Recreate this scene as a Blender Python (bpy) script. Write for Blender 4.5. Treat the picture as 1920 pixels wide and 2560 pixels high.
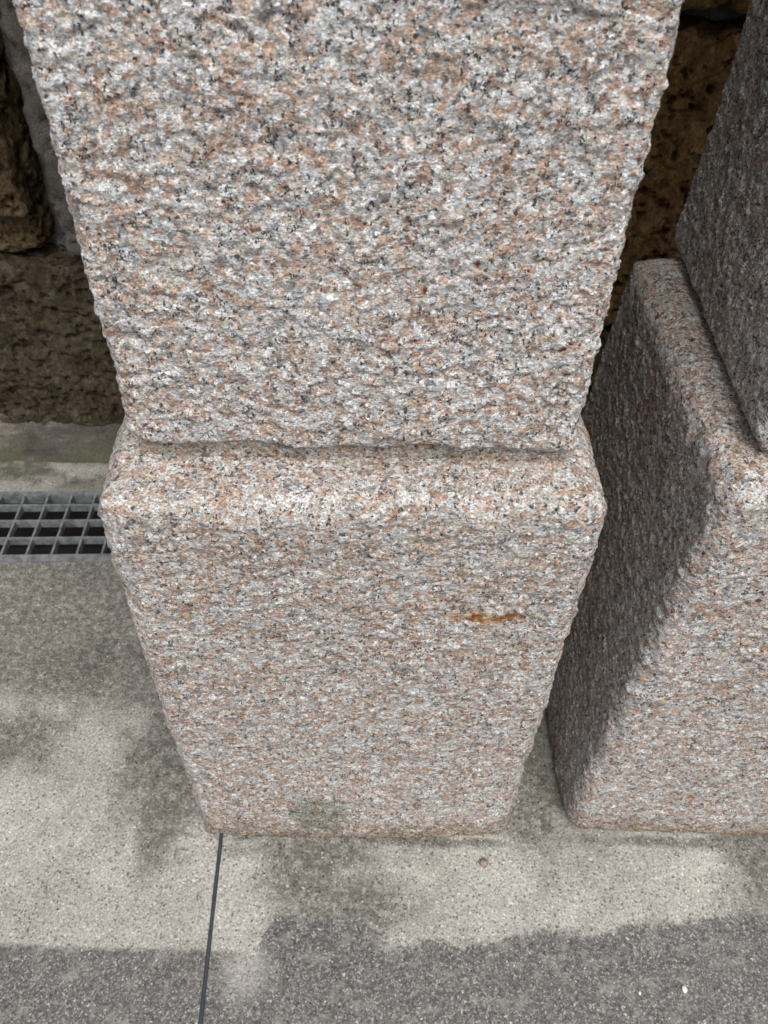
import bpy, math, random
import numpy as np
from math import radians as rad, sin, cos

random.seed(7)
for o in list(bpy.data.objects): bpy.data.objects.remove(o)
S = bpy.context.scene
COL = S.collection

# ------------------------------------------------------------ camera, sky, sun, exposure
cam_d = bpy.data.cameras.new('camera'); cam = bpy.data.objects.new('camera', cam_d); COL.objects.link(cam)
cam_d.sensor_fit = 'HORIZONTAL'; cam_d.sensor_width = 36; cam_d.lens = 36.75
cam_d.clip_start = 0.02; cam_d.clip_end = 500
import mathutils
cam.matrix_world = (mathutils.Matrix.Translation((0, 0, 1.45)) @ mathutils.Matrix.Rotation(rad(44.3), 4, 'X')
                    @ mathutils.Matrix.Rotation(rad(1.65), 4, 'Z'))
cam_d.dof.use_dof = True; cam_d.dof.focus_distance = 0.95; cam_d.dof.aperture_fstop = 12.0
S.camera = cam

SUN_EL, SUN_AZ = 58, 166      # azimuth: degrees clockwise from +Y (the wall side); the light comes from behind the camera
w = bpy.data.worlds.new('World'); S.world = w; w.use_nodes = True
nt = w.node_tree
sky = nt.nodes.new('ShaderNodeTexSky'); sky.sky_type = 'NISHITA'; sky.sun_disc = False
sky.sun_elevation = rad(SUN_EL); sky.sun_rotation = rad(SUN_AZ); sky.air_density = 1.0; sky.dust_density = 3.0
hs = nt.nodes.new('ShaderNodeHueSaturation'); hs.inputs['Saturation'].default_value = .58     # hazy, overcast white-blue sky
nt.links.new(sky.outputs[0], hs.inputs['Color']); nt.links.new(hs.outputs[0], nt.nodes['Background'].inputs[0])
nt.nodes['Background'].inputs[1].default_value = 0.125
sl = bpy.data.lights.new('sun', 'SUN'); sl.energy = 1.95; sl.angle = rad(40); sl.color = (1.0, 0.965, 0.92)
so = bpy.data.objects.new('sun', sl); COL.objects.link(so)
v = mathutils.Vector((sin(rad(SUN_AZ)) * cos(rad(SUN_EL)), cos(rad(SUN_AZ)) * cos(rad(SUN_EL)), sin(rad(SUN_EL))))
so.rotation_euler = v.to_track_quat('Z', 'Y').to_euler(); so.location = (0, -3, 6)
S.view_settings.view_transform = 'Standard'; S.view_settings.look = 'None'
S.view_settings.exposure = 0.47; S.view_settings.gamma = 1

# ------------------------------------------------------------ numpy noise
def _hash(ix, iy, iz, k):
    h = (ix.astype(np.int64) * 374761393 + iy.astype(np.int64) * 668265263 + iz.astype(np.int64) * 2147483647 + k * 1274126177) & 0xffffffff
    h = ((h ^ (h >> 13)) * 1274126177) & 0xffffffff
    h = ((h ^ (h >> 16)) * 2246822519) & 0xffffffff
    return ((h ^ (h >> 15)) & 0xffffff).astype(np.float64) / 0xffffff
def noise(p, k=0):                       # value noise with smooth interpolation, -1..1
    i = np.floor(p).astype(np.int64); f = p - i; u = f * f * f * (f * (f * 6 - 15) + 10)
    r = 0
    for dx in (0, 1):
        wx = u[:, 0] if dx else 1 - u[:, 0]
        for dy in (0, 1):
            wy = u[:, 1] if dy else 1 - u[:, 1]
            for dz in (0, 1):
                wz = u[:, 2] if dz else 1 - u[:, 2]
                r = r + wx * wy * wz * _hash(i[:, 0] + dx, i[:, 1] + dy, i[:, 2] + dz, k)
    return r * 2 - 1
def fbm(p, k=0, n=3, g=0.5):
    a, r, t = 1.0, 0, 0
    for j in range(n):
        r = r + a * noise(p * 2.0 ** j + 17.3 * j, k + j); t += a; a *= g
    return r / t
def facets(p, k=0):                      # chipped facets: every cell is a little tilted plane
    i = np.floor(p).astype(np.int64); best = np.full(len(p), 9e9); val = np.zeros(len(p))
    for dx in (-1, 0, 1):
        for dy in (-1, 0, 1):
            for dz in (-1, 0, 1):
                c = i + np.array([dx, dy, dz])
                q = c + np.stack([_hash(c[:, 0], c[:, 1], c[:, 2], k + m) for m in (1, 2, 3)], 1)
                d = p - q; dd = (d * d).sum(1)
                m = dd < best
                if not m.any(): continue
                cc = c[m]; dm = d[m]
                h = (_hash(cc[:, 0], cc[:, 1], cc[:, 2], k + 4) - .5) * 1.0
                for ax in range(3):
                    h = h + dm[:, ax] * (_hash(cc[:, 0], cc[:, 1], cc[:, 2], k + 5 + ax) - .5) * 2.2
                val[m] = h; best[m] = dd[m]
    return val

# ------------------------------------------------------------ mesh helpers
def mesh_np(name, V, F, mat, parent=None, smooth=True):
    me = bpy.data.meshes.new(name)
    V = np.asarray(V, dtype=np.float32); F = np.asarray(F, dtype=np.int32)
    me.vertices.add(len(V)); me.vertices.foreach_set('co', V.ravel())
    me.loops.add(F.size); me.loops.foreach_set('vertex_index', F.ravel())
    me.polygons.add(len(F)); me.polygons.foreach_set('loop_start', np.arange(0, F.size, 4, dtype=np.int32))
    me.polygons.foreach_set('loop_total', np.full(len(F), 4, dtype=np.int32))
    me.polygons.foreach_set('use_smooth', np.full(len(F), smooth))
    me.update(); me.validate()
    me.materials.append(mat)
    o = bpy.data.objects.new(name, me); COL.objects.link(o)
    if parent: o.parent = parent
    return o
def boxes(name, bl, mat, parent=None, rotz=0):
    """several axis-aligned boxes (x0,x1,y0,y1,z0,z1) of one part"""
    V, F = [], []
    for (x0, x1, y0, y1, z0, z1) in bl:
        n = len(V)
        V += [(x, y, z) for z in (z0, z1) for y in (y0, y1) for x in (x0, x1)]
        F += [[n+a for a in f] for f in ((0, 2, 3, 1), (4, 5, 7, 6), (0, 1, 5, 4), (2, 6, 7, 3), (0, 4, 6, 2), (1, 3, 7, 5))]
    o = mesh_np(name, V, F, mat, parent, smooth=False); o.rotation_euler.z = rotz
    return o
def axis(a, b, fine, coarse, f0, f1):
    """coordinates from a to b, spaced `fine` between f0 and f1 and growing to `coarse` outside"""
    pts = [a]; x = a
    while x < b - 1e-9:
        d = max(f0 - x, x - f1, 0)
        s = min(coarse, fine + d * 0.12)
        x = min(b, x + s); pts.append(x)
    if len(pts) > 2 and pts[-1] - pts[-2] < fine * .4: pts.pop(-2)
    return np.array(pts)
def shell_grid(xs, ys, zs):
    nx, ny, nz = len(xs), len(ys), len(zs)
    idx = -np.ones((nx, ny, nz), dtype=np.int64)
    m = np.zeros((nx, ny, nz), bool); m[0] = m[-1] = True; m[:, 0] = m[:, -1] = True; m[:, :, 0] = m[:, :, -1] = True
    idx[m] = np.arange(m.sum())
    I = np.argwhere(m); P = np.stack([xs[I[:, 0]], ys[I[:, 1]], zs[I[:, 2]]], 1)
    Q = []
    def face(A, flip):
        q = np.stack([A[:-1, :-1], A[1:, :-1], A[1:, 1:], A[:-1, 1:]], -1).reshape(-1, 4)
        Q.append(q[:, ::-1] if flip else q)
    face(idx[0], True); face(idx[-1], False); face(idx[:, 0], False); face(idx[:, -1], True)
    face(idx[:, :, 0], True); face(idx[:, :, -1], False)
    return P, np.concatenate(Q)
def stone(name, bot, top, z0, z1, r, mat, disp, parent=None, fine=0.003, coarse=0.012, fx=None, fy=None, fz=None, chip=0.5, seed=0, smooth=True):
    """a rounded stone block; bot/top: the four xy corners (front left, front right, back right, back left)"""
    bot = np.array(bot, float); top = np.array(top, float)
    org = np.array([bot[:, 0].mean(), bot[:, 1].mean(), z0])
    W = bot[1, 0] - bot[0, 0]; D = bot[2, 1] - bot[1, 1]; H = z1 - z0
    fx = fx or (0, 1); fy = fy or (0, 1); fz = fz or (0, 1)
    xs = axis(0, W, fine, coarse, fx[0] * W, fx[1] * W); ys = axis(0, D, fine, coarse, fy[0] * D, fy[1] * D); zs = axis(0, H, fine, coarse, fz[0] * H, fz[1] * H)
    P, F = shell_grid(xs, ys, zs)
    L = np.array([W, D, H])
    rr = r * (1 + chip * fbm(P / 0.05 + seed * 3.1, 40 + seed, 3))[:, None]
    rr = np.clip(rr, r * .25, min(L) * .45)
    q = np.clip(P, rr, L - rr); d = P - q
    ln = np.linalg.norm(d, axis=1, keepdims=True); N = d / np.maximum(ln, 1e-9)
    P2 = q + N * np.minimum(ln, rr)
    u, v_, t = (P2[:, 0] / W)[:, None], (P2[:, 1] / D)[:, None], (P2[:, 2] / H)[:, None]
    def bil(c): return c[0] * (1-u) * (1-v_) + c[1] * u * (1-v_) + c[2] * u * v_ + c[3] * (1-u) * v_
    XY = bil(bot) * (1-t) + bil(top) * t
    P3 = np.concatenate([XY, z0 + t * H], 1)
    h = disp(P3 + seed * 5.37, N, P3)
    P3 = P3 + N * h[:, None]
    P3[:, 2] = np.maximum(P3[:, 2], z0) if z0 < 0.02 else P3[:, 2]
    o = mesh_np(name, P3 - org, F, mat, parent, smooth)
    o.location = org
    return o
def tag(o, label=None, cat=None, group=None, kind=None):
    for k_, v_ in (('label', label), ('category', cat), ('group', group), ('kind', kind)):
        if v_: o[k_] = v_
    return o
def empty(name, loc=(0, 0, 0), rz=0):
    o = bpy.data.objects.new(name, None); COL.objects.link(o); o.location = loc; o.rotation_euler.z = rz
    o.empty_display_size = .1
    return o

# ------------------------------------------------------------ node helper
class NG:
    def __init__(s, name):
        s.m = bpy.data.materials.new(name); s.m.use_nodes = True; s.t = s.m.node_tree; s.n = s.t.nodes
        s.b = s.n['Principled BSDF']; s.out = s.n['Material Output']
    def _in(s, node, i, v):
        if v is None: return
        if hasattr(v, 'links') or isinstance(v, bpy.types.NodeSocket): s.t.links.new(v, node.inputs[i])
        else: node.inputs[i].default_value = v
    def pos(s, off=0):
        g = s.n.new('ShaderNodeTexCoord')
        oi = s.n.new('ShaderNodeObjectInfo')
        a = s.n.new('ShaderNodeVectorMath'); a.operation = 'MULTIPLY_ADD'
        s.t.links.new(oi.outputs['Location'], a.inputs[0]); a.inputs[1].default_value = (off, off, off)
        s.t.links.new(g.outputs['Object'], a.inputs[2])
        return a.outputs[0]
    def map(s, p, sc=(1, 1, 1), loc=(0, 0, 0), rot=(0, 0, 0)):
        m = s.n.new('ShaderNodeMapping'); s._in(m, 0, p); m.inputs[1].default_value = loc; m.inputs[2].default_value = rot; m.inputs[3].default_value = sc
        return m.outputs[0]
    def noise(s, p, sc, det=3, rough=.55, dist=0, col=False):
        m = s.n.new('ShaderNodeTexNoise'); s._in(m, 'Vector', p); m.inputs['Scale'].default_value = sc; m.inputs['Detail'].default_value = det
        m.inputs['Roughness'].default_value = rough; m.inputs['Distortion'].default_value = dist
        return m.outputs['Color' if col else 'Fac']
    def vor(s, p, sc, out='Color', feat='F1', rnd=1.0):
        m = s.n.new('ShaderNodeTexVoronoi'); m.feature = feat; s._in(m, 'Vector', p); m.inputs['Scale'].default_value = sc; m.inputs['Randomness'].default_value = rnd
        return m.outputs[out]
    def math(s, op, a, b=None, c=None, clamp=False):
        m = s.n.new('ShaderNodeMath'); m.operation = op; m.use_clamp = clamp; s._in(m, 0, a); s._in(m, 1, b); s._in(m, 2, c); return m.outputs[0]
    def vec(s, op, a, b=None):
        m = s.n.new('ShaderNodeVectorMath'); m.operation = op; s._in(m, 0, a)
        if op == 'SCALE': m.inputs['Scale'].default_value = b
        else: s._in(m, 1, b)
        return m.outputs[0]
    def mix(s, f, a, b, typ='MIX'):
        m = s.n.new('ShaderNodeMix'); m.data_type = 'RGBA'; m.blend_type = typ; s._in(m, 0, f); s._in(m, 6, a); s._in(m, 7, b); return m.outputs[2]
    def ramp(s, f, stops, interp='LINEAR'):
        m = s.n.new('ShaderNodeValToRGB'); s._in(m, 0, f); e = m.color_ramp; e.interpolation = interp
        while len(e.elements) < len(stops): e.elements.new(.5)
        for el, (p_, c_) in zip(e.elements, stops):
            el.position = p_; el.color = c_ if len(c_) == 4 else (*c_, 1)
        return m.outputs[0]
    def step(s, f, a, b):
        m = s.n.new('ShaderNodeMapRange'); m.interpolation_type = 'SMOOTHSTEP'; s._in(m, 0, f); m.inputs[1].default_value = a; m.inputs[2].default_value = b
        return m.outputs[0]
    def sep(s, v_):
        m = s.n.new('ShaderNodeSeparateXYZ'); s._in(m, 0, v_); return m.outputs
    def warp(s, p, sc, amt, det=2):
        n_ = s.noise(p, sc, det, col=True)
        return s.vec('ADD', p, s.vec('SCALE', s.vec('SUBTRACT', n_, (.5, .5, .5)), amt))
    def blob(s, p, c, rad_, soft=.35, wob=.5, nsc=60):
        """1 inside an ellipsoid spot centred on c with ragged border"""
        d = s.vec('DIVIDE', s.vec('SUBTRACT', p, c), rad_)
        m = s.n.new('ShaderNodeVectorMath'); m.operation = 'LENGTH'; s._in(m, 0, d)
        x = s.math('ADD', m.outputs['Value'], s.math('MULTIPLY', s.math('SUBTRACT', s.noise(p, nsc, 4), .5), wob * 2))
        return s.math('SUBTRACT', 1.0, s.step(x, 1 - soft, 1 + soft))
    def bump(s, h, dist, strength=1.0, normal=None):
        m = s.n.new('ShaderNodeBump'); m.inputs['Strength'].default_value = strength; m.inputs['Distance'].default_value = dist; s._in(m, 'Height', h)
        if normal is not None: s._in(m, 'Normal', normal)
        return m.outputs[0]
    def done(s, col, rough=.8, normal=None, spec=.3, metal=0):
        s._in(s.b, 'Base Color', col); s._in(s.b, 'Roughness', rough); s._in(s.b, 'Normal', normal)
        s.b.inputs['Specular IOR Level'].default_value = spec; s.b.inputs['Metallic'].default_value = metal
        return s.m

def granite(name, spots=(), greys=(), dirt_z=0.03, grain=1.0, grime_shade=0):
    g = NG(name); p = g.pos(3.1)
    loc = g.pos(0)
    pw = g.warp(g.map(p, (1, 1, 1.25)), 160, .009, 3)
    # feldspar, quartz and plagioclase: ragged crystals made of finer streaky grains
    pw = g.warp(g.warp(g.map(p, (1, 1, 1.05)), 130, .009, 3), 520, .0022, 2)
    c1 = g.sep(g.vor(pw, 88 * grain))
    c2 = g.sep(g.vor(pw, 205 * grain))
    fine = g.sep(g.vor(g.warp(g.map(p, (1, 1, 1.5)), 600, .003), 480 * grain))
    PK = (.46, .315, .24); PK2 = (.56, .41, .325); PK3 = (.68, .555, .47); CR = (.66, .62, .55); WH = (.80, .805, .80); WG = (.62, .625, .635); GY = (.31, .305, .305); DG = (.155, .152, .155)
    big = g.ramp(c1[0], [(0, PK), (.16, PK2), (.33, PK3), (.42, CR), (.50, WH), (.72, WG), (.91, GY), (.95, PK2)], 'CONSTANT')
    small = g.ramp(c2[1], [(0, PK2), (.14, PK3), (.24, CR), (.34, WH), (.58, WG), (.80, GY), (.91, DG), (.95, (.60, .57, .48))], 'CONSTANT')
    col = g.mix(g.step(g.noise(p, 130, 4, .65), .42, .56), big, small)
    tiny = g.ramp(fine[0], [(0, (.34, .33, .32)), (.20, (.62, .61, .60)), (.42, (.84, .84, .84)), (.8, (1.10, 1.10, 1.10)), (1, (1.42, 1.42, 1.43))])
    col = g.mix(.9, col, tiny, 'MULTIPLY')
    streak = g.ramp(g.noise(g.map(p, (1, 1, 1.6)), 320, 4, .75), [(.34, (.62, .61, .60)), (.47, (1.0, 1.0, 1.0)), (.64, (1.25, 1.25, 1.25))])
    col = g.mix(.8, col, streak, 'MULTIPLY')
    # black mica flecks, in loose clusters
    vb = g.n.new('ShaderNodeTexVoronoi'); g._in(vb, 'Vector', g.warp(g.map(p, (1.3, 1, 1)), 340, .010, 3)); vb.inputs['Scale'].default_value = 250 * grain
    cb = g.sep(vb.outputs['Color'])
    thr = g.math('ADD', .035, g.math('MULTIPLY', g.step(g.noise(p, 55, 4, .6), .53, .63), .36))
    black = g.math('MULTIPLY', g.math('LESS_THAN', cb[0], thr), g.math('SUBTRACT', 1.0, g.step(vb.outputs['Distance'], .40, .60)))
    col = g.mix(g.math('MULTIPLY', black, .95), col, (.022, .024, .030, 1))
    vc = g.n.new('ShaderNodeTexVoronoi'); g._in(vc, 'Vector', g.warp(g.map(p, (1.0, 1, 1.3)), 240, .014, 3)); vc.inputs['Scale'].default_value = 140
    blk2 = g.math('MULTIPLY', g.math('LESS_THAN', g.sep(vc.outputs['Color'])[1], .14), g.math('SUBTRACT', 1.0, g.step(vc.outputs['Distance'], .24, .34)))
    col = g.mix(g.math('MULTIPLY', blk2, .92), col, (.030, .032, .040, 1))
    # broad tone drift
    drift = g.step(g.noise(p, 16, 5), .35, .68)
    col = g.mix(g.math('MULTIPLY', drift, .35), col, g.mix(1.0, col, (.80, .77, .73, 1), 'MULTIPLY'))
    # rust flecks
    vr = g.n.new('ShaderNodeTexVoronoi'); g._in(vr, 'Vector', g.warp(p, 200, .01)); vr.inputs['Scale'].default_value = 60
    cr = g.sep(vr.outputs['Color'])
    rust = g.math('MULTIPLY', g.math('LESS_THAN', cr[2], .003), g.math('SUBTRACT', 1.0, g.step(vr.outputs['Distance'], .15, .3)))
    col = g.mix(rust, col, (.15, .055, .02, 1))
    for (c_, r_, rc) in spots:
        col = g.mix(g.math('MULTIPLY', g.blob(loc, c_, r_, .6, 1.3, 150), .95), col, g.mix(.75, rc, g.mix(1.0, col, tuple(min(1, x * 1.9) for x in rc[:3]) + (1,), 'MULTIPLY')))
    for (c_, r_) in greys:
        col = g.mix(g.math('MULTIPLY', g.blob(loc, c_, r_, .25, .35, 40), .75), col, g.mix(1.0, col, (.50, .54, .47, 1), 'MULTIPLY'))
    if grime_shade: col = g.mix(grime_shade, col, g.mix(1.0, col, (.52, .46, .37, 1), 'MULTIPLY'))
    # brown splash dirt near the foot
    if dirt_z:
        zz = g.math('ADD', g.sep(loc)[2], g.math('MULTIPLY', g.math('SUBTRACT', g.noise(p, 22, 4), .5), .08))
        col = g.mix(g.math('MULTIPLY', g.math('SUBTRACT', 1.0, g.step(zz, 0, dirt_z)), .9), col, g.mix(1.0, col, (.52, .44, .33, 1), 'MULTIPLY'))
    h = g.math('ADD', g.math('MULTIPLY', fine[1], .5), g.math('MULTIPLY', g.noise(g.map(p, (1, 1, 1.8)), 330, 4, .65), 1.3))
    h2 = g.math('ADD', c2[2], g.noise(g.map(p, (1, 1, 2.0)), 110, 4, .6))
    n_ = g.bump(h2, .0034, 1.0); n_ = g.bump(h, .0021, 1.0, n_)
    rough = g.ramp(c2[0], [(0, (.5,) * 3), (1, (.85,) * 3)])
    return g.done(col, rough, n_, .35)

def sandstone(name, tint=(1, 1, 1)):
    g = NG(name); p = g.pos(2.3)
    base = g.ramp(g.noise(g.warp(p, 9, .1), 16, 6, .65), [(.25, (.075 * tint[0], .048 * tint[1], .024 * tint[2])), (.5, (.16 * tint[0], .112 * tint[1], .06 * tint[2])), (.75, (.27 * tint[0], .205 * tint[1], .12 * tint[2]))])
    sp = g.ramp(g.noise(g.warp(g.map(p, (1, 1, .6)), 30, .03), 75, 6, .8), [(.34, (.38,) * 3), (.52, (1,) * 3), (.68, (1.75, 1.7, 1.55))])
    col = g.mix(1.0, base, sp, 'MULTIPLY')
    pit = g.vor(g.warp(p, 60, .02), 55, 'Distance'); sel = g.sep(g.vor(g.warp(p, 60, .02), 55))[0]
    hole = g.math('MULTIPLY', g.math('SUBTRACT', 1.0, g.step(pit, .22, .40)), g.math('LESS_THAN', sel, .28))
    col = g.mix(g.math('MULTIPLY', hole, .7), col, (.02, .014, .008, 1))  # pit colour holds dirt plus painted occlusion inside the holes
    h = g.math('SUBTRACT', g.math('MULTIPLY', g.noise(p, 90, 6, .7), 1.2), hole)
    return g.done(col, .95, g.bump(h, .014, 1.0), .15)

def concrete(name):
    g = NG(name); p = g.pos(0)
    X, Y, Z = g.sep(p)[0], g.sep(p)[1], g.sep(p)[2]
    n1 = g.noise(p, 6, 6, .62); n2 = g.noise(p, 22, 5, .6)
    base = g.ramp(n1, [(.28, (.27, .26, .23)), (.5, (.39, .377, .34)), (.75, (.48, .467, .425))])
    base = g.mix(g.math('MULTIPLY', g.step(n2, .45, .75), .35), base, (.55, .54, .50, 1))
    # sand grains, dark pits, pale quartz chips
    f1 = g.noise(p, 230, 5, .8)
    gv1 = g.sep(g.vor(g.warp(p, 200, .004), 330))
    base = g.mix(1.0, base, g.ramp(f1, [(.33, (.50,) * 3), (.5, (.98,) * 3), (.66, (1.35,) * 3)]), 'MULTIPLY')
    vd = g.n.new('ShaderNodeTexVoronoi'); g._in(vd, 'Vector', g.warp(p, 150, .006)); vd.inputs['Scale'].default_value = 200
    dpit = g.math('MULTIPLY', g.math('LESS_THAN', g.sep(vd.outputs['Color'])[0], .13), g.math('SUBTRACT', 1.0, g.step(vd.outputs['Distance'], .25, .5)))
    base = g.mix(g.math('MULTIPLY', dpit, .65), base, (.10, .095, .08, 1))
    base = g.mix(.8, base, g.ramp(gv1[0], [(0, (.45, .44, .42)), (.14, (.85, .85, .84)), (.6, (1.0, 1.0, 1.0)), (.92, (1.12, 1.12, 1.1)), (1, (1.7, 1.68, 1.6))]), 'MULTIPLY')
    # dark stain patches; beside and behind the central pier they also paint its shade
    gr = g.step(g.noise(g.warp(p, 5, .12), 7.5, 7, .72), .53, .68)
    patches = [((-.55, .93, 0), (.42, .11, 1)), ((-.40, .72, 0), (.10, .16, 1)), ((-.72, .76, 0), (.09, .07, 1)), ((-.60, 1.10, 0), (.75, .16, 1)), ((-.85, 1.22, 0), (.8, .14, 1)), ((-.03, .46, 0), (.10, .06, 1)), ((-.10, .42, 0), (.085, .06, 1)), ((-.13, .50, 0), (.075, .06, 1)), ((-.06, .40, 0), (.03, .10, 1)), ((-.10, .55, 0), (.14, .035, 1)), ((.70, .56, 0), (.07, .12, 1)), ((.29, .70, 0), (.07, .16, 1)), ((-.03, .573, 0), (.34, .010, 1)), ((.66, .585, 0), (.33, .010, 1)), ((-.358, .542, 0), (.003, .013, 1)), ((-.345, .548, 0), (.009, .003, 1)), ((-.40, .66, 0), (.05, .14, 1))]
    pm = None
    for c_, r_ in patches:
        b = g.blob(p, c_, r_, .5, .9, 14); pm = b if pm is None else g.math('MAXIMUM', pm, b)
    grime_shade = g.math('MULTIPLY', pm, g.math('ADD', .42, g.math('MULTIPLY', g.step(g.noise(p, 55, 7, .85), .40, .56), .56)))
    grime_shade = g.math('MAXIMUM', grime_shade, g.math('MULTIPLY', gr, .25))
    base = g.mix(grime_shade, base, g.mix(1.0, base, (.34, .335, .32, 1), 'MULTIPLY'))
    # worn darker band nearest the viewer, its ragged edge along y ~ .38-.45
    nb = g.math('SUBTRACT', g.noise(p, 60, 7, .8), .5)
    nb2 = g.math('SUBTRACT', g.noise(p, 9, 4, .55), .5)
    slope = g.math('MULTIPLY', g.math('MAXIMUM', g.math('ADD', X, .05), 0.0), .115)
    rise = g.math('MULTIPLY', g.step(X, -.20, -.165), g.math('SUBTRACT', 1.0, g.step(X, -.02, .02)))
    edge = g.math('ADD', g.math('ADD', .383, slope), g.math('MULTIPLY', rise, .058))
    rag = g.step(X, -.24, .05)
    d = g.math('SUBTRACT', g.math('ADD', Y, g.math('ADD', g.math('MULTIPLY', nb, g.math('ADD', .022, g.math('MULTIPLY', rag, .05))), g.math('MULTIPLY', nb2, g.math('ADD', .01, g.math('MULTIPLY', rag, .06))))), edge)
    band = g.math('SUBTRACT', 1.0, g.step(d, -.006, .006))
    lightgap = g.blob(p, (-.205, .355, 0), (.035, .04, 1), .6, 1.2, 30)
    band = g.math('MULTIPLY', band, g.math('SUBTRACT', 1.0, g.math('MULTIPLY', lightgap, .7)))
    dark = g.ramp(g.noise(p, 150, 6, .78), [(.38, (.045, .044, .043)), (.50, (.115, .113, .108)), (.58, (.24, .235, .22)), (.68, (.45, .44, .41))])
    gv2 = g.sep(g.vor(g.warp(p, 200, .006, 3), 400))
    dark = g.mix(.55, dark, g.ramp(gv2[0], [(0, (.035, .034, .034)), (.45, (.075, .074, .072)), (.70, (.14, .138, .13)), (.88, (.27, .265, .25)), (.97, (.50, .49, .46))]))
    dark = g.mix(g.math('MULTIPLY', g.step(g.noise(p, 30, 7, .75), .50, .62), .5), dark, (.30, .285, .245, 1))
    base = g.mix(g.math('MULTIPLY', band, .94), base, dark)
    # green-brown damp growth by the drain and the wall foot
    moss = g.math('MULTIPLY', g.step(Y, 1.42, 1.50), g.step(g.noise(p, 12, 5), .35, .6))
    base = g.mix(g.math('MULTIPLY', moss, .85), base, (.062, .06, .036, 1))
    vq = g.n.new('ShaderNodeTexVoronoi'); g._in(vq, 'Vector', g.warp(p, 90, .012)); vq.inputs['Scale'].default_value = 150
    q = g.math('MULTIPLY', g.math('LESS_THAN', g.sep(vq.outputs['Color'])[1], .07), g.math('SUBTRACT', 1.0, g.step(vq.outputs['Distance'], .18, .34)))
    base = g.mix(g.math('MULTIPLY', q, .75), base, (.62, .59, .52, 1))
    h = g.math('SUBTRACT', g.noise(p, 300, 5, .7), g.math('MULTIPLY', dpit, .6)); h = g.math('ADD', h, g.math('MULTIPLY', q, .3))
    n_ = g.bump(g.noise(p, 30, 5), .006, .5); n_ = g.bump(h, .0022, 1.0, n_)
    return g.done(base, .88, n_, .25)

def mortar(name, col=(.13, .125, .115)):
    g = NG(name); p = g.pos(1.3)
    c = g.ramp(g.noise(p, 14, 6, .65), [(.3, tuple(x * .55 for x in col)), (.55, col), (.75, tuple(x * 1.6 for x in col))])
    c = g.mix(1.0, c, g.ramp(g.noise(p, 260, 3), [(.3, (.6,) * 3), (.6, (1.1,) * 3)]), 'MULTIPLY')
    return g.done(c, .95, g.bump(g.noise(p, 120, 6, .7), .006, 1.0), .1)
def fillet_mat(name):
    g = NG(name); p = g.pos(0); X, Y, Z = g.sep(p)[0], g.sep(p)[1], g.sep(p)[2]
    c = g.ramp(g.noise(g.map(p, (.5, 1, 1)), 14, 6, .7), [(.34, (.055, .05, .042)), (.5, (.11, .10, .085)), (.68, (.25, .23, .19))])
    z2 = g.math('ADD', Z, g.math('MULTIPLY', g.math('SUBTRACT', g.noise(g.map(p, (.5, 1, 1)), 18, 6, .6), .5), .10))
    c = g.mix(g.math('MULTIPLY', g.math('SUBTRACT', 1.0, g.step(z2, .008, .024)), .8), c, (.10, .10, .06, 1))
    c = g.mix(1.0, c, g.ramp(g.noise(p, 200, 4, .7), [(.3, (.6,) * 3), (.6, (1.1,) * 3)]), 'MULTIPLY')
    return g.done(c, .9, g.bump(g.noise(p, 100, 6, .7), .005, 1.0), .15)
def plain(name, col, rough=.6, metal=0, nz=80, var=.25, bd=.001):
    g = NG(name); p = g.pos(1.7)
    lo = tuple(x * (1 - var) for x in col); hi = tuple(min(1, x * (1 + var)) for x in col)
    c = g.ramp(g.noise(p, nz, 5, .65), [(.3, lo), (.7, hi)])
    return g.done(c, rough, g.bump(g.noise(p, nz * 3, 4), bd, .6), .4, metal)

M_G1 = granite('granite_lower', dirt_z=.10, grime_shade=.20,
    spots=[((.178, -.27, .658), (.040, .05, .008), (.50, .36, .19, 1)), ((.166, -.27, .660), (.009, .05, .006), (.26, .11, .025, 1)), ((.206, -.27, .661), (.017, .05, .0065), (.30, .13, .03, 1))],
    greys=[((-.050, -.27, .105), (.052, .05, .062))])
M_G2 = granite('granite_upper', dirt_z=0, spots=[((x_ + .038, -.235, z_ - .868), (a_, .05, b_), (.14, .03, .010, 1)) for x_, z_, a_, b_ in ((.092, 1.176, .0028, .0035), (.032, 1.065, .002, .003), (.113, 1.035, .0035, .0025), (.171, 1.005, .006, .003), (.179, .974, .005, .002), (.078, 1.09, .0022, .003))])
M_G3 = granite('granite_side_lower', dirt_z=.10, grime_shade=.20); M_G4 = granite('granite_bed_dirt_shade', dirt_z=0, grime_shade=.6)  # bed tint mixes brown dirt with painted shadow under the upper block's lip
M_SAND = sandstone('brown_sandstone', (.8, .78, .76)); M_SAND2 = sandstone('grey_sandstone', (.60, .66, .78)); M_SAND3 = sandstone('ochre_sandstone', (1.35, 1.12, .82))
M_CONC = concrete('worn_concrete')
M_GREY = mortar('grey_dressed_stone', (.125, .112, .095)); M_MORT = mortar('grey_mortar'); M_FIL = fillet_mat('skirting_mortar')
M_STEEL = plain('galvanised_steel', (.22, .235, .235), .55, .35, 45, .5, .0006)
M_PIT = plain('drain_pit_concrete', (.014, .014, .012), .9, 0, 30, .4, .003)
M_RUB = plain('dark_joint_sealant', (.035, .042, .05), .55, 0, 60, .3, .0015)

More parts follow.
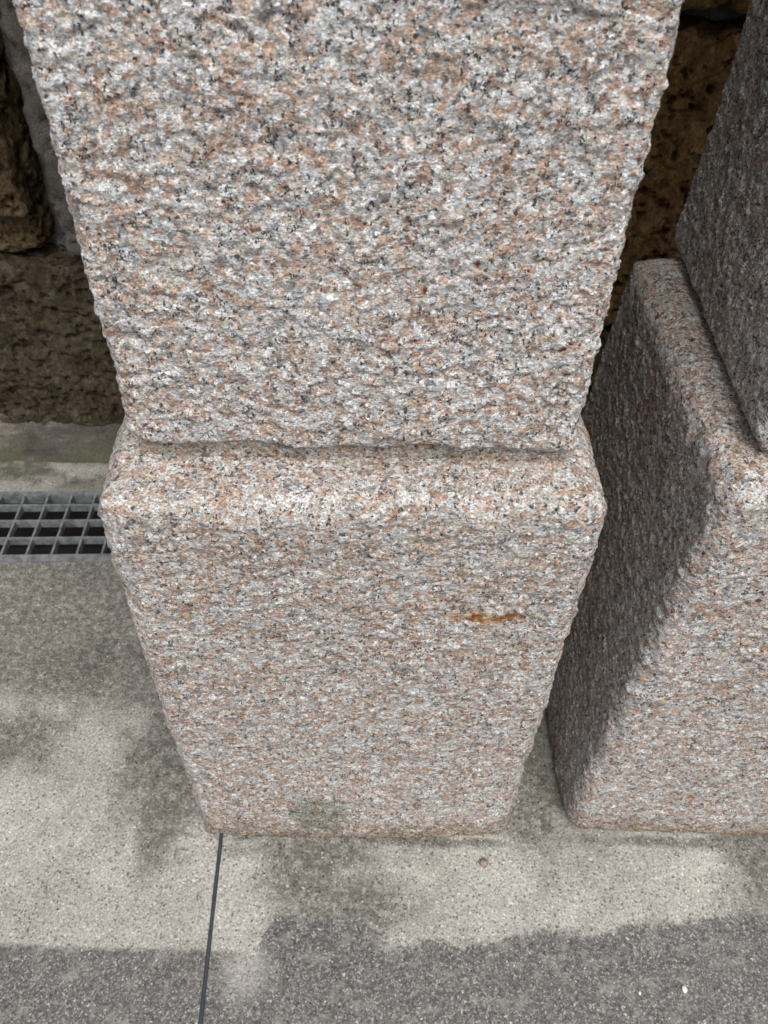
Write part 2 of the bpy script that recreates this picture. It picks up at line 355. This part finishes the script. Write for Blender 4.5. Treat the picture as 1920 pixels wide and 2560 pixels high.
# ------------------------------------------------------------ ground: one sheet with the drain channel cut in it
GR = rad(3.0)                                   # the paving grid is turned 3 degrees to the view
def rot(x, y): return (x * cos(GR) - y * sin(GR), x * sin(GR) + y * cos(GR))
DY0, DY1 = 1.255, 1.497                         # channel edges in grid coordinates
X0, X1 = -1.8, 1.2
def gv(lst): return [(*rot(x, y), z) for x, y, z in lst]
GX = [-40, X0, X1, 40]; GY = [-40, DY0, DY1, 40]
V = gv([(x, y, 0) for y in GY for x in GX]); F = []
for j in range(3):
    for i in range(3):
        if i == 1 and j == 1: continue
        a = j * 4 + i; F.append([a, a + 1, a + 5, a + 4])
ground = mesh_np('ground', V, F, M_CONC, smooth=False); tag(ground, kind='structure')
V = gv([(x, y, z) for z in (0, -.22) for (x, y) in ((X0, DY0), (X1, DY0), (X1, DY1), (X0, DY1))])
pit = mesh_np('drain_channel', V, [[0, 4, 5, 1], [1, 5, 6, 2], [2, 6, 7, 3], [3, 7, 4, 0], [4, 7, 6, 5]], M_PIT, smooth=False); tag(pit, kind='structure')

# sealant strip in the paving joint (slightly uneven ribbon lying in the joint)
jx = []
n = 160
for i in range(n + 1):
    y = -1.2 + (1.248 + 1.2) * i / n
    c = -.2505 + .0003 * math.sin(y * 9) + .00012 * random.uniform(-1, 1); wd = .0036 + .00015 * random.uniform(-1, 1)
    jx.append([(c - wd, y, .0005), (c - wd * .5, y, .004), (c + wd * .5, y, .004), (c + wd, y, .0005)])
V = gv([q for r_ in jx for q in r_]); F = [[i * 4 + k, i * 4 + k + 1, i * 4 + k + 5, i * 4 + k + 4] for i in range(n) for k in range(3)]
js = mesh_np('joint_sealant', V, F, M_RUB); tag(js, 'thin black sealant strip in the paving joint by the central pier foot', 'joint strip')

# ------------------------------------------------------------ drain grate
gr = empty('drain_grate', (*rot(-.8, (DY0 + DY1) / 2), 0), GR)
tag(gr, 'grey steel drain grate with square mesh let into the paving by the wall', 'drain grate')
hy = (DY1 - DY0) / 2; gx0, gx1 = -1.0 + .003, 2.0 - .003
boxes('frame', [(gx0, gx1, -hy + .001, -hy + .022, -.03, .003), (gx0, gx1, hy - .012, hy - .001, -.03, .003)], M_STEEL, gr)
for yb in (-.042, .017, .073):
    boxes('bearing_bar', [(gx0, gx1, yb - .0025, yb + .0025, -.022, .001)], M_STEEL, gr)
bar0 = None; x = gx0 + .03
while x < gx1:
    if bar0 is None: b_ = bar0 = boxes('cross_bar', [(-.0025, .0025, -hy + .02, hy - .011, -.019, .0002)], M_STEEL, gr)
    else: b_ = bar0.copy(); COL.objects.link(b_); b_.parent = gr
    b_.location.x = x; x += .0605

# ------------------------------------------------------------ granite relief
def rough_granite(amp=1.0, stretch=1.7, lip=None):
    def f(p, N, P):
        s = np.array([1, 1, stretch])
        wv = np.stack([fbm(p / .03, 60 + k, 2) for k in range(3)], 1) * .012
        q = (p + wv) * s
        face = 1.0 - .75 * np.clip(N[:, 2] * 1.6, 0, 1)            # the dressed top bed is smoother
        edge = .12 + .88 * np.clip((np.abs(N).max(1) - .75) / .22, 0, 1)   # worn, straighter arrises
        h = .0035 * fbm(p / .16, 1, 2) + amp * face * edge * (.0019 * facets(q / .026, 10) + .0017 * facets(q / .0115, 20) + .0019 * fbm(q / .018, 30, 2) + .0013 * fbm(q / .0062, 33, 2))
        if lip: h = h + .0065 * fbm(P * np.array([1, 1, .3]) / .040, 51, 3) * np.exp(-((P[:, 2] - lip) / .018) ** 2)
        return h
    return f
FIN = .0021
# central pier, lower block
_rg = rough_granite(.85, 1.8)
def bowed(p, N, P):                            # the foot of the front face swells a little in the middle
    b = .013 * np.clip(1 - ((P[:, 0] + .02) / .30) ** 2, 0, 1) * np.clip(-N[:, 1], 0, 1) * np.clip(1 - P[:, 2] / .25, 0, 1)
    return _rg(p, N, P) + b
lowA = stone('granite_block', [(-.316, .572), (.249, .588), (.225, 1.12), (-.345, 1.12)], [(-.314, .575), (.249, .598), (.228, 1.12), (-.345, 1.12)],
             0, .855, .027, M_G1, bowed, fine=FIN, coarse=.012, fy=(0, .16), chip=.55, seed=1)
tag(lowA, 'speckled pink granite block on the paving, with an orange rust streak on its front', 'granite block', 'granite blocks of the piers')
upA = stone('granite_block', [(-.281, .645), (.208, .652), (.205, 1.13), (-.285, 1.13)], [(-.281, .661), (.208, .668), (.205, 1.13), (-.285, 1.13)],
            .880, 2.50, .014, M_G2, rough_granite(1.02, 1.5, .884), fine=FIN, coarse=.014, fy=(0, .16), fz=(0, .31), chip=.6, seed=2)
seat = stone('bed_step', [(-.280, .658), (.207, .665), (.205, 1.11), (-.29, 1.11)], [(-.278, .664), (.205, .671), (.205, 1.11), (-.29, 1.11)], .835, .884, .004, M_G4, lambda p, N, P: .005 * fbm(p / .05, 1, 3) + .0012 * fbm(p / .01, 2, 2), fine=.003, coarse=.02, fy=(0, .1), seed=6)
seat.location = seat.location - lowA.location; seat.parent = lowA
tag(upA, 'large rough pink granite block resting on the block with the rust streak', 'granite block', 'granite blocks of the piers')
lowB = stone('granite_block', [(.352, .596), (.92, .588), (.93, 1.15), (.320, 1.165)], [(.376, .622), (.92, .602), (.93, 1.15), (.378, 1.165)],
             0, .862, .030, M_G3, rough_granite(.8, 1.8), fine=FIN * 1.2, coarse=.012, fx=(0, .7), fy=(0, 1), chip=.45, seed=3)
tag(lowB, 'granite block on the paving at the right edge, its left side in shade', 'granite block', 'granite blocks of the piers')
upB = stone('granite_block', [(.418, .675), (.90, .665), (.90, 1.19), (.443, 1.195)], [(.45, .675), (.90, .665), (.90, 1.19), (.492, 1.195)],
            .866, 2.50, .022, M_G2, rough_granite(.9, 1.5), fine=FIN * 1.2, coarse=.014, fx=(0, .35), fy=(0, 1), fz=(0, .33), chip=.5, seed=4)
tag(upB, 'shaded granite block standing on the right-hand lower block, at the upper right edge', 'granite block', 'granite blocks of the piers')

# added slab out of view, blocks skylight to darken the wall and ground behind
blocker = stone('sky_blocker_slab', [(-2.6, .72), (2.6, .74), (2.6, 2.2), (-2.6, 2.2)], [(-2.6, .72), (2.6, .74), (2.6, 2.2), (-2.6, 2.2)], 2.505, 2.80, .02, M_G2,
            lambda p, N, P: .004 * fbm(p / .1, 3, 3), fine=.03, coarse=.05, seed=5)
tag(blocker, 'added slab above the view that blocks skylight over the granite piers', 'light blocker')
# ------------------------------------------------------------ old rubble wall behind
def rough_sand(p, N, P):
    h = .010 * fbm(p / .11, 70, 3) + .007 * facets(p / .055, 80) + .006 * fbm(p / .022, 75, 3)
    pits = fbm(p / .018, 90, 2)
    return h - .050 * np.clip(pits - .22, 0, .4)
wall = empty('stone_wall', (0, 1.9, 0), 0)
tag(wall, 'old brown porous sandstone wall with grey mortar behind the granite piers', 'wall')
def wstone(x0, x1, z0, z1, y=1.655, mat=None, fine=.005, seed=0, dep=.22, r=.022):
    c = [(x0, y), (x1, y), (x1, y + dep), (x0, y + dep)]
    o = stone('wall_stone', c, c, z0, z1, r, mat or M_SAND, rough_sand, None, fine=fine, coarse=.02, fy=(0, .15), chip=.7, seed=seed)
    o.location = (o.location.x - wall.location.x, o.location.y - wall.location.y, o.location.z); o.parent = wall
    return o
wstone(-1.75, -1.13, .05, .53, mat=M_SAND2, seed=11)
wstone(-1.12, -.50, .05, .535, mat=M_SAND2, seed=12)
wstone(-.485, .10, .05, .50, mat=M_SAND, fine=.009, seed=13)
wstone(.115, .44, .05, .49, mat=M_SAND, fine=.009, seed=14)
wstone(.45, 1.05, .05, .40, mat=M_SAND, seed=15)
wstone(1.07, 1.8, .05, .50, mat=M_SAND2, fine=.012, seed=16)
wstone(-1.55, -.80, .55, .645, y=1.675, mat=M_SAND, seed=17)
wstone(-1.42, -.792, .655, 1.16, y=1.62, mat=M_SAND, seed=18)
wstone(-2.1, -1.43, .55, 1.10, mat=M_SAND, fine=.012, seed=19)
wstone(-.752, .0, .555, 1.6, y=1.665, mat=M_GREY, fine=.009, seed=20)
wstone(.015, .45, .52, 1.00, mat=M_SAND2, fine=.009, seed=21)
wstone(.46, 1.0, .42, 1.042, y=1.64, mat=M_SAND3, seed=22)
wstone(1.02, 1.8, .53, 1.06, mat=M_SAND, fine=.012, seed=23)
wstone(-1.5, -.80, 1.18, 1.7, mat=M_SAND, fine=.012, seed=24)
wstone(-.08, .42, 1.03, 1.65, mat=M_SAND, fine=.012, seed=26)
wstone(.44, 1.1, 1.085, 1.7, y=1.64, mat=M_SAND3, fine=.007, seed=27)
wstone(1.12, 1.8, 1.09, 1.6, mat=M_SAND, fine=.012, seed=28)
def msurf(x0, x1, z0, z1, y, mat, amp=.006, d=.012):
    xs = np.arange(x0, x1 + d, d); zs = np.arange(z0, z1 + d, d)
    Xg, Zg = np.meshgrid(xs, zs, indexing='ij'); P = np.stack([Xg.ravel(), np.full(Xg.size, y), Zg.ravel()], 1)
    P[:, 1] += amp * fbm(P / .05, 95, 4) * 2
    idx = np.arange(Xg.size).reshape(Xg.shape)
    return P, np.stack([idx[:-1, :-1], idx[1:, :-1], idx[1:, 1:], idx[:-1, 1:]], -1).reshape(-1, 4)
P, F = msurf(-2.4, 2.4, 0, 2.6, 1.775, M_MORT)
mo = mesh_np('mortar_bed', P - np.array([0, 1.9, 0]), F, M_MORT, wall)
boxes('wall_core', [(-2.4, 2.4, -.09, .30, 0, 2.6)], M_MORT, wall)

# sloping mortar skirting at the wall foot
xs = np.arange(-2.4, 2.41, .012); prof = np.linspace(0, 1, 14)
Xg, T = np.meshgrid(xs, prof, indexing='ij')
Yg = 1.565 + .12 * T; Zg = .002 + .085 * T ** 1.3
Pn = np.stack([Xg.ravel(), Yg.ravel(), Zg.ravel()], 1); Pn[:, 2] += .006 * fbm(Pn / .06, 5, 3) * np.clip(T.ravel() * 3, 0, 1); Pn[:, 1] += .010 * fbm(Pn / .09, 8, 3)
idx = np.arange(Xg.size).reshape(Xg.shape)
sk = mesh_np('skirting', Pn - np.array([0, 1.9, 0]), np.stack([idx[:-1, :-1], idx[1:, :-1], idx[1:, 1:], idx[:-1, 1:]], -1).reshape(-1, 4), M_FIL, wall)
sk['label'] = 'pale sloping mortar skirting along the wall foot'

# ------------------------------------------------------------ small things on the ground
def pebble(name, x, y, sx, sy, sz, mat, label, cat, seed=1, rz=0.0, group=None, z=0.0):
    nu, nv = 20, 12; V = []
    for j in range(nv + 1):
        th = math.pi * j / nv
        for i in range(nu):
            ph = 2 * math.pi * i / nu
            V.append((sin(th) * cos(ph), sin(th) * sin(ph), cos(th)))
    V = np.array(V); V = V * (1 + .22 * fbm(V * 1.3 + seed * 7, seed, 3))[:, None] * np.array([sx, sy, sz])
    F = [[j * nu + i, (j + 1) * nu + i, (j + 1) * nu + (i + 1) % nu, j * nu + (i + 1) % nu] for j in range(nv) for i in range(nu)]
    V[:, 2] -= V[:, 2].min() + sz * .25
    o = mesh_np(name, V, F, mat); o.location = (x, y, z); o.rotation_euler.z = rz
    return tag(o, label, cat, group)
M_PEB = plain('white_pebble_stone', (.75, .73, .68), .5, 0, 300, .12, .0003)
M_SH = plain('pinkish_chip_stone', (.24, .18, .155), .6, 0, 250, .5, .0012)
M_TW = plain('dry_twig', (.22, .10, .04), .8, 0, 200, .3, .0005)
pebble('stone_chip', .198, .537, .009, .0065, .006, M_SH, 'brownish pink stone chip on the pale paving in front of the central pier', 'stone chip', 3, -.2)
pebble('pebble', .512, .346, .0042, .0058, .003, M_PEB, 'largest white pebble on the dark paving band at lower right', 'pebble', 4)
pebble('pebble', .438, .339, .0022, .0028, .002, M_PEB, 'small white pebble left of the larger white pebble on the dark paving', 'pebble', 5)
pebble('pebble', .655, .352, .002, .0025, .0018, M_PEB, 'tiny white pebble right of the larger white pebble near the paving edge', 'pebble', 6)

# loose grit scattered over the paving, thicker against the foot of the blocks
rg = random.Random(11); V = []; F = []
def grain_at(x, y, s_):
    n_ = len(V); a0 = rg.uniform(0, 6.28); q = [rg.uniform(.6, 1.2) for _ in range(4)]
    for k in range(4): V.append((x + cos(a0 + k * 1.571) * s_ * q[k], y + sin(a0 + k * 1.571) * s_ * q[k], s_ * .25))
    a1 = a0 + .5
    for k in range(4): V.append((x + cos(a1 + k * 1.571) * s_ * .55 * q[k], y + sin(a1 + k * 1.571) * s_ * .55 * q[k], s_ * rg.uniform(.8, 1.1)))
    F.append([n_ + 4, n_ + 5, n_ + 6, n_ + 7])
    for k in range(4): F.append([n_ + k, n_ + (k + 1) % 4, n_ + 4 + (k + 1) % 4, n_ + 4 + k])
for _ in range(260): grain_at(rg.uniform(-.31, .25), .572 - abs(rg.gauss(0, .006)) + .002, rg.uniform(.0005, .0014))
for _ in range(260): grain_at(rg.uniform(.37, .95), .588 - abs(rg.gauss(0, .006)) + .002, rg.uniform(.0005, .0014))
for _ in range(160): grain_at(rg.uniform(.255, .34), rg.uniform(.57, 1.15), rg.uniform(.0005, .0016))
for _ in range(700): grain_at(rg.uniform(-1.2, 1.0), rg.uniform(.15, .57), rg.uniform(.0004, .0012))
for _ in range(260): grain_at(rg.uniform(-1.3, -.33), rg.uniform(.57, 1.19), rg.uniform(.0005, .0014))
V = [(x, y, z - .0002) for x, y, z in V]
M_GRIT = plain('sand_grit', (.42, .40, .35), .7, 0, 500, .6, .0002)
tag(mesh_np('grit', V, F, M_GRIT, smooth=False), 'fine pale sand grit scattered over the paving round the pier feet', None, None, 'stuff')
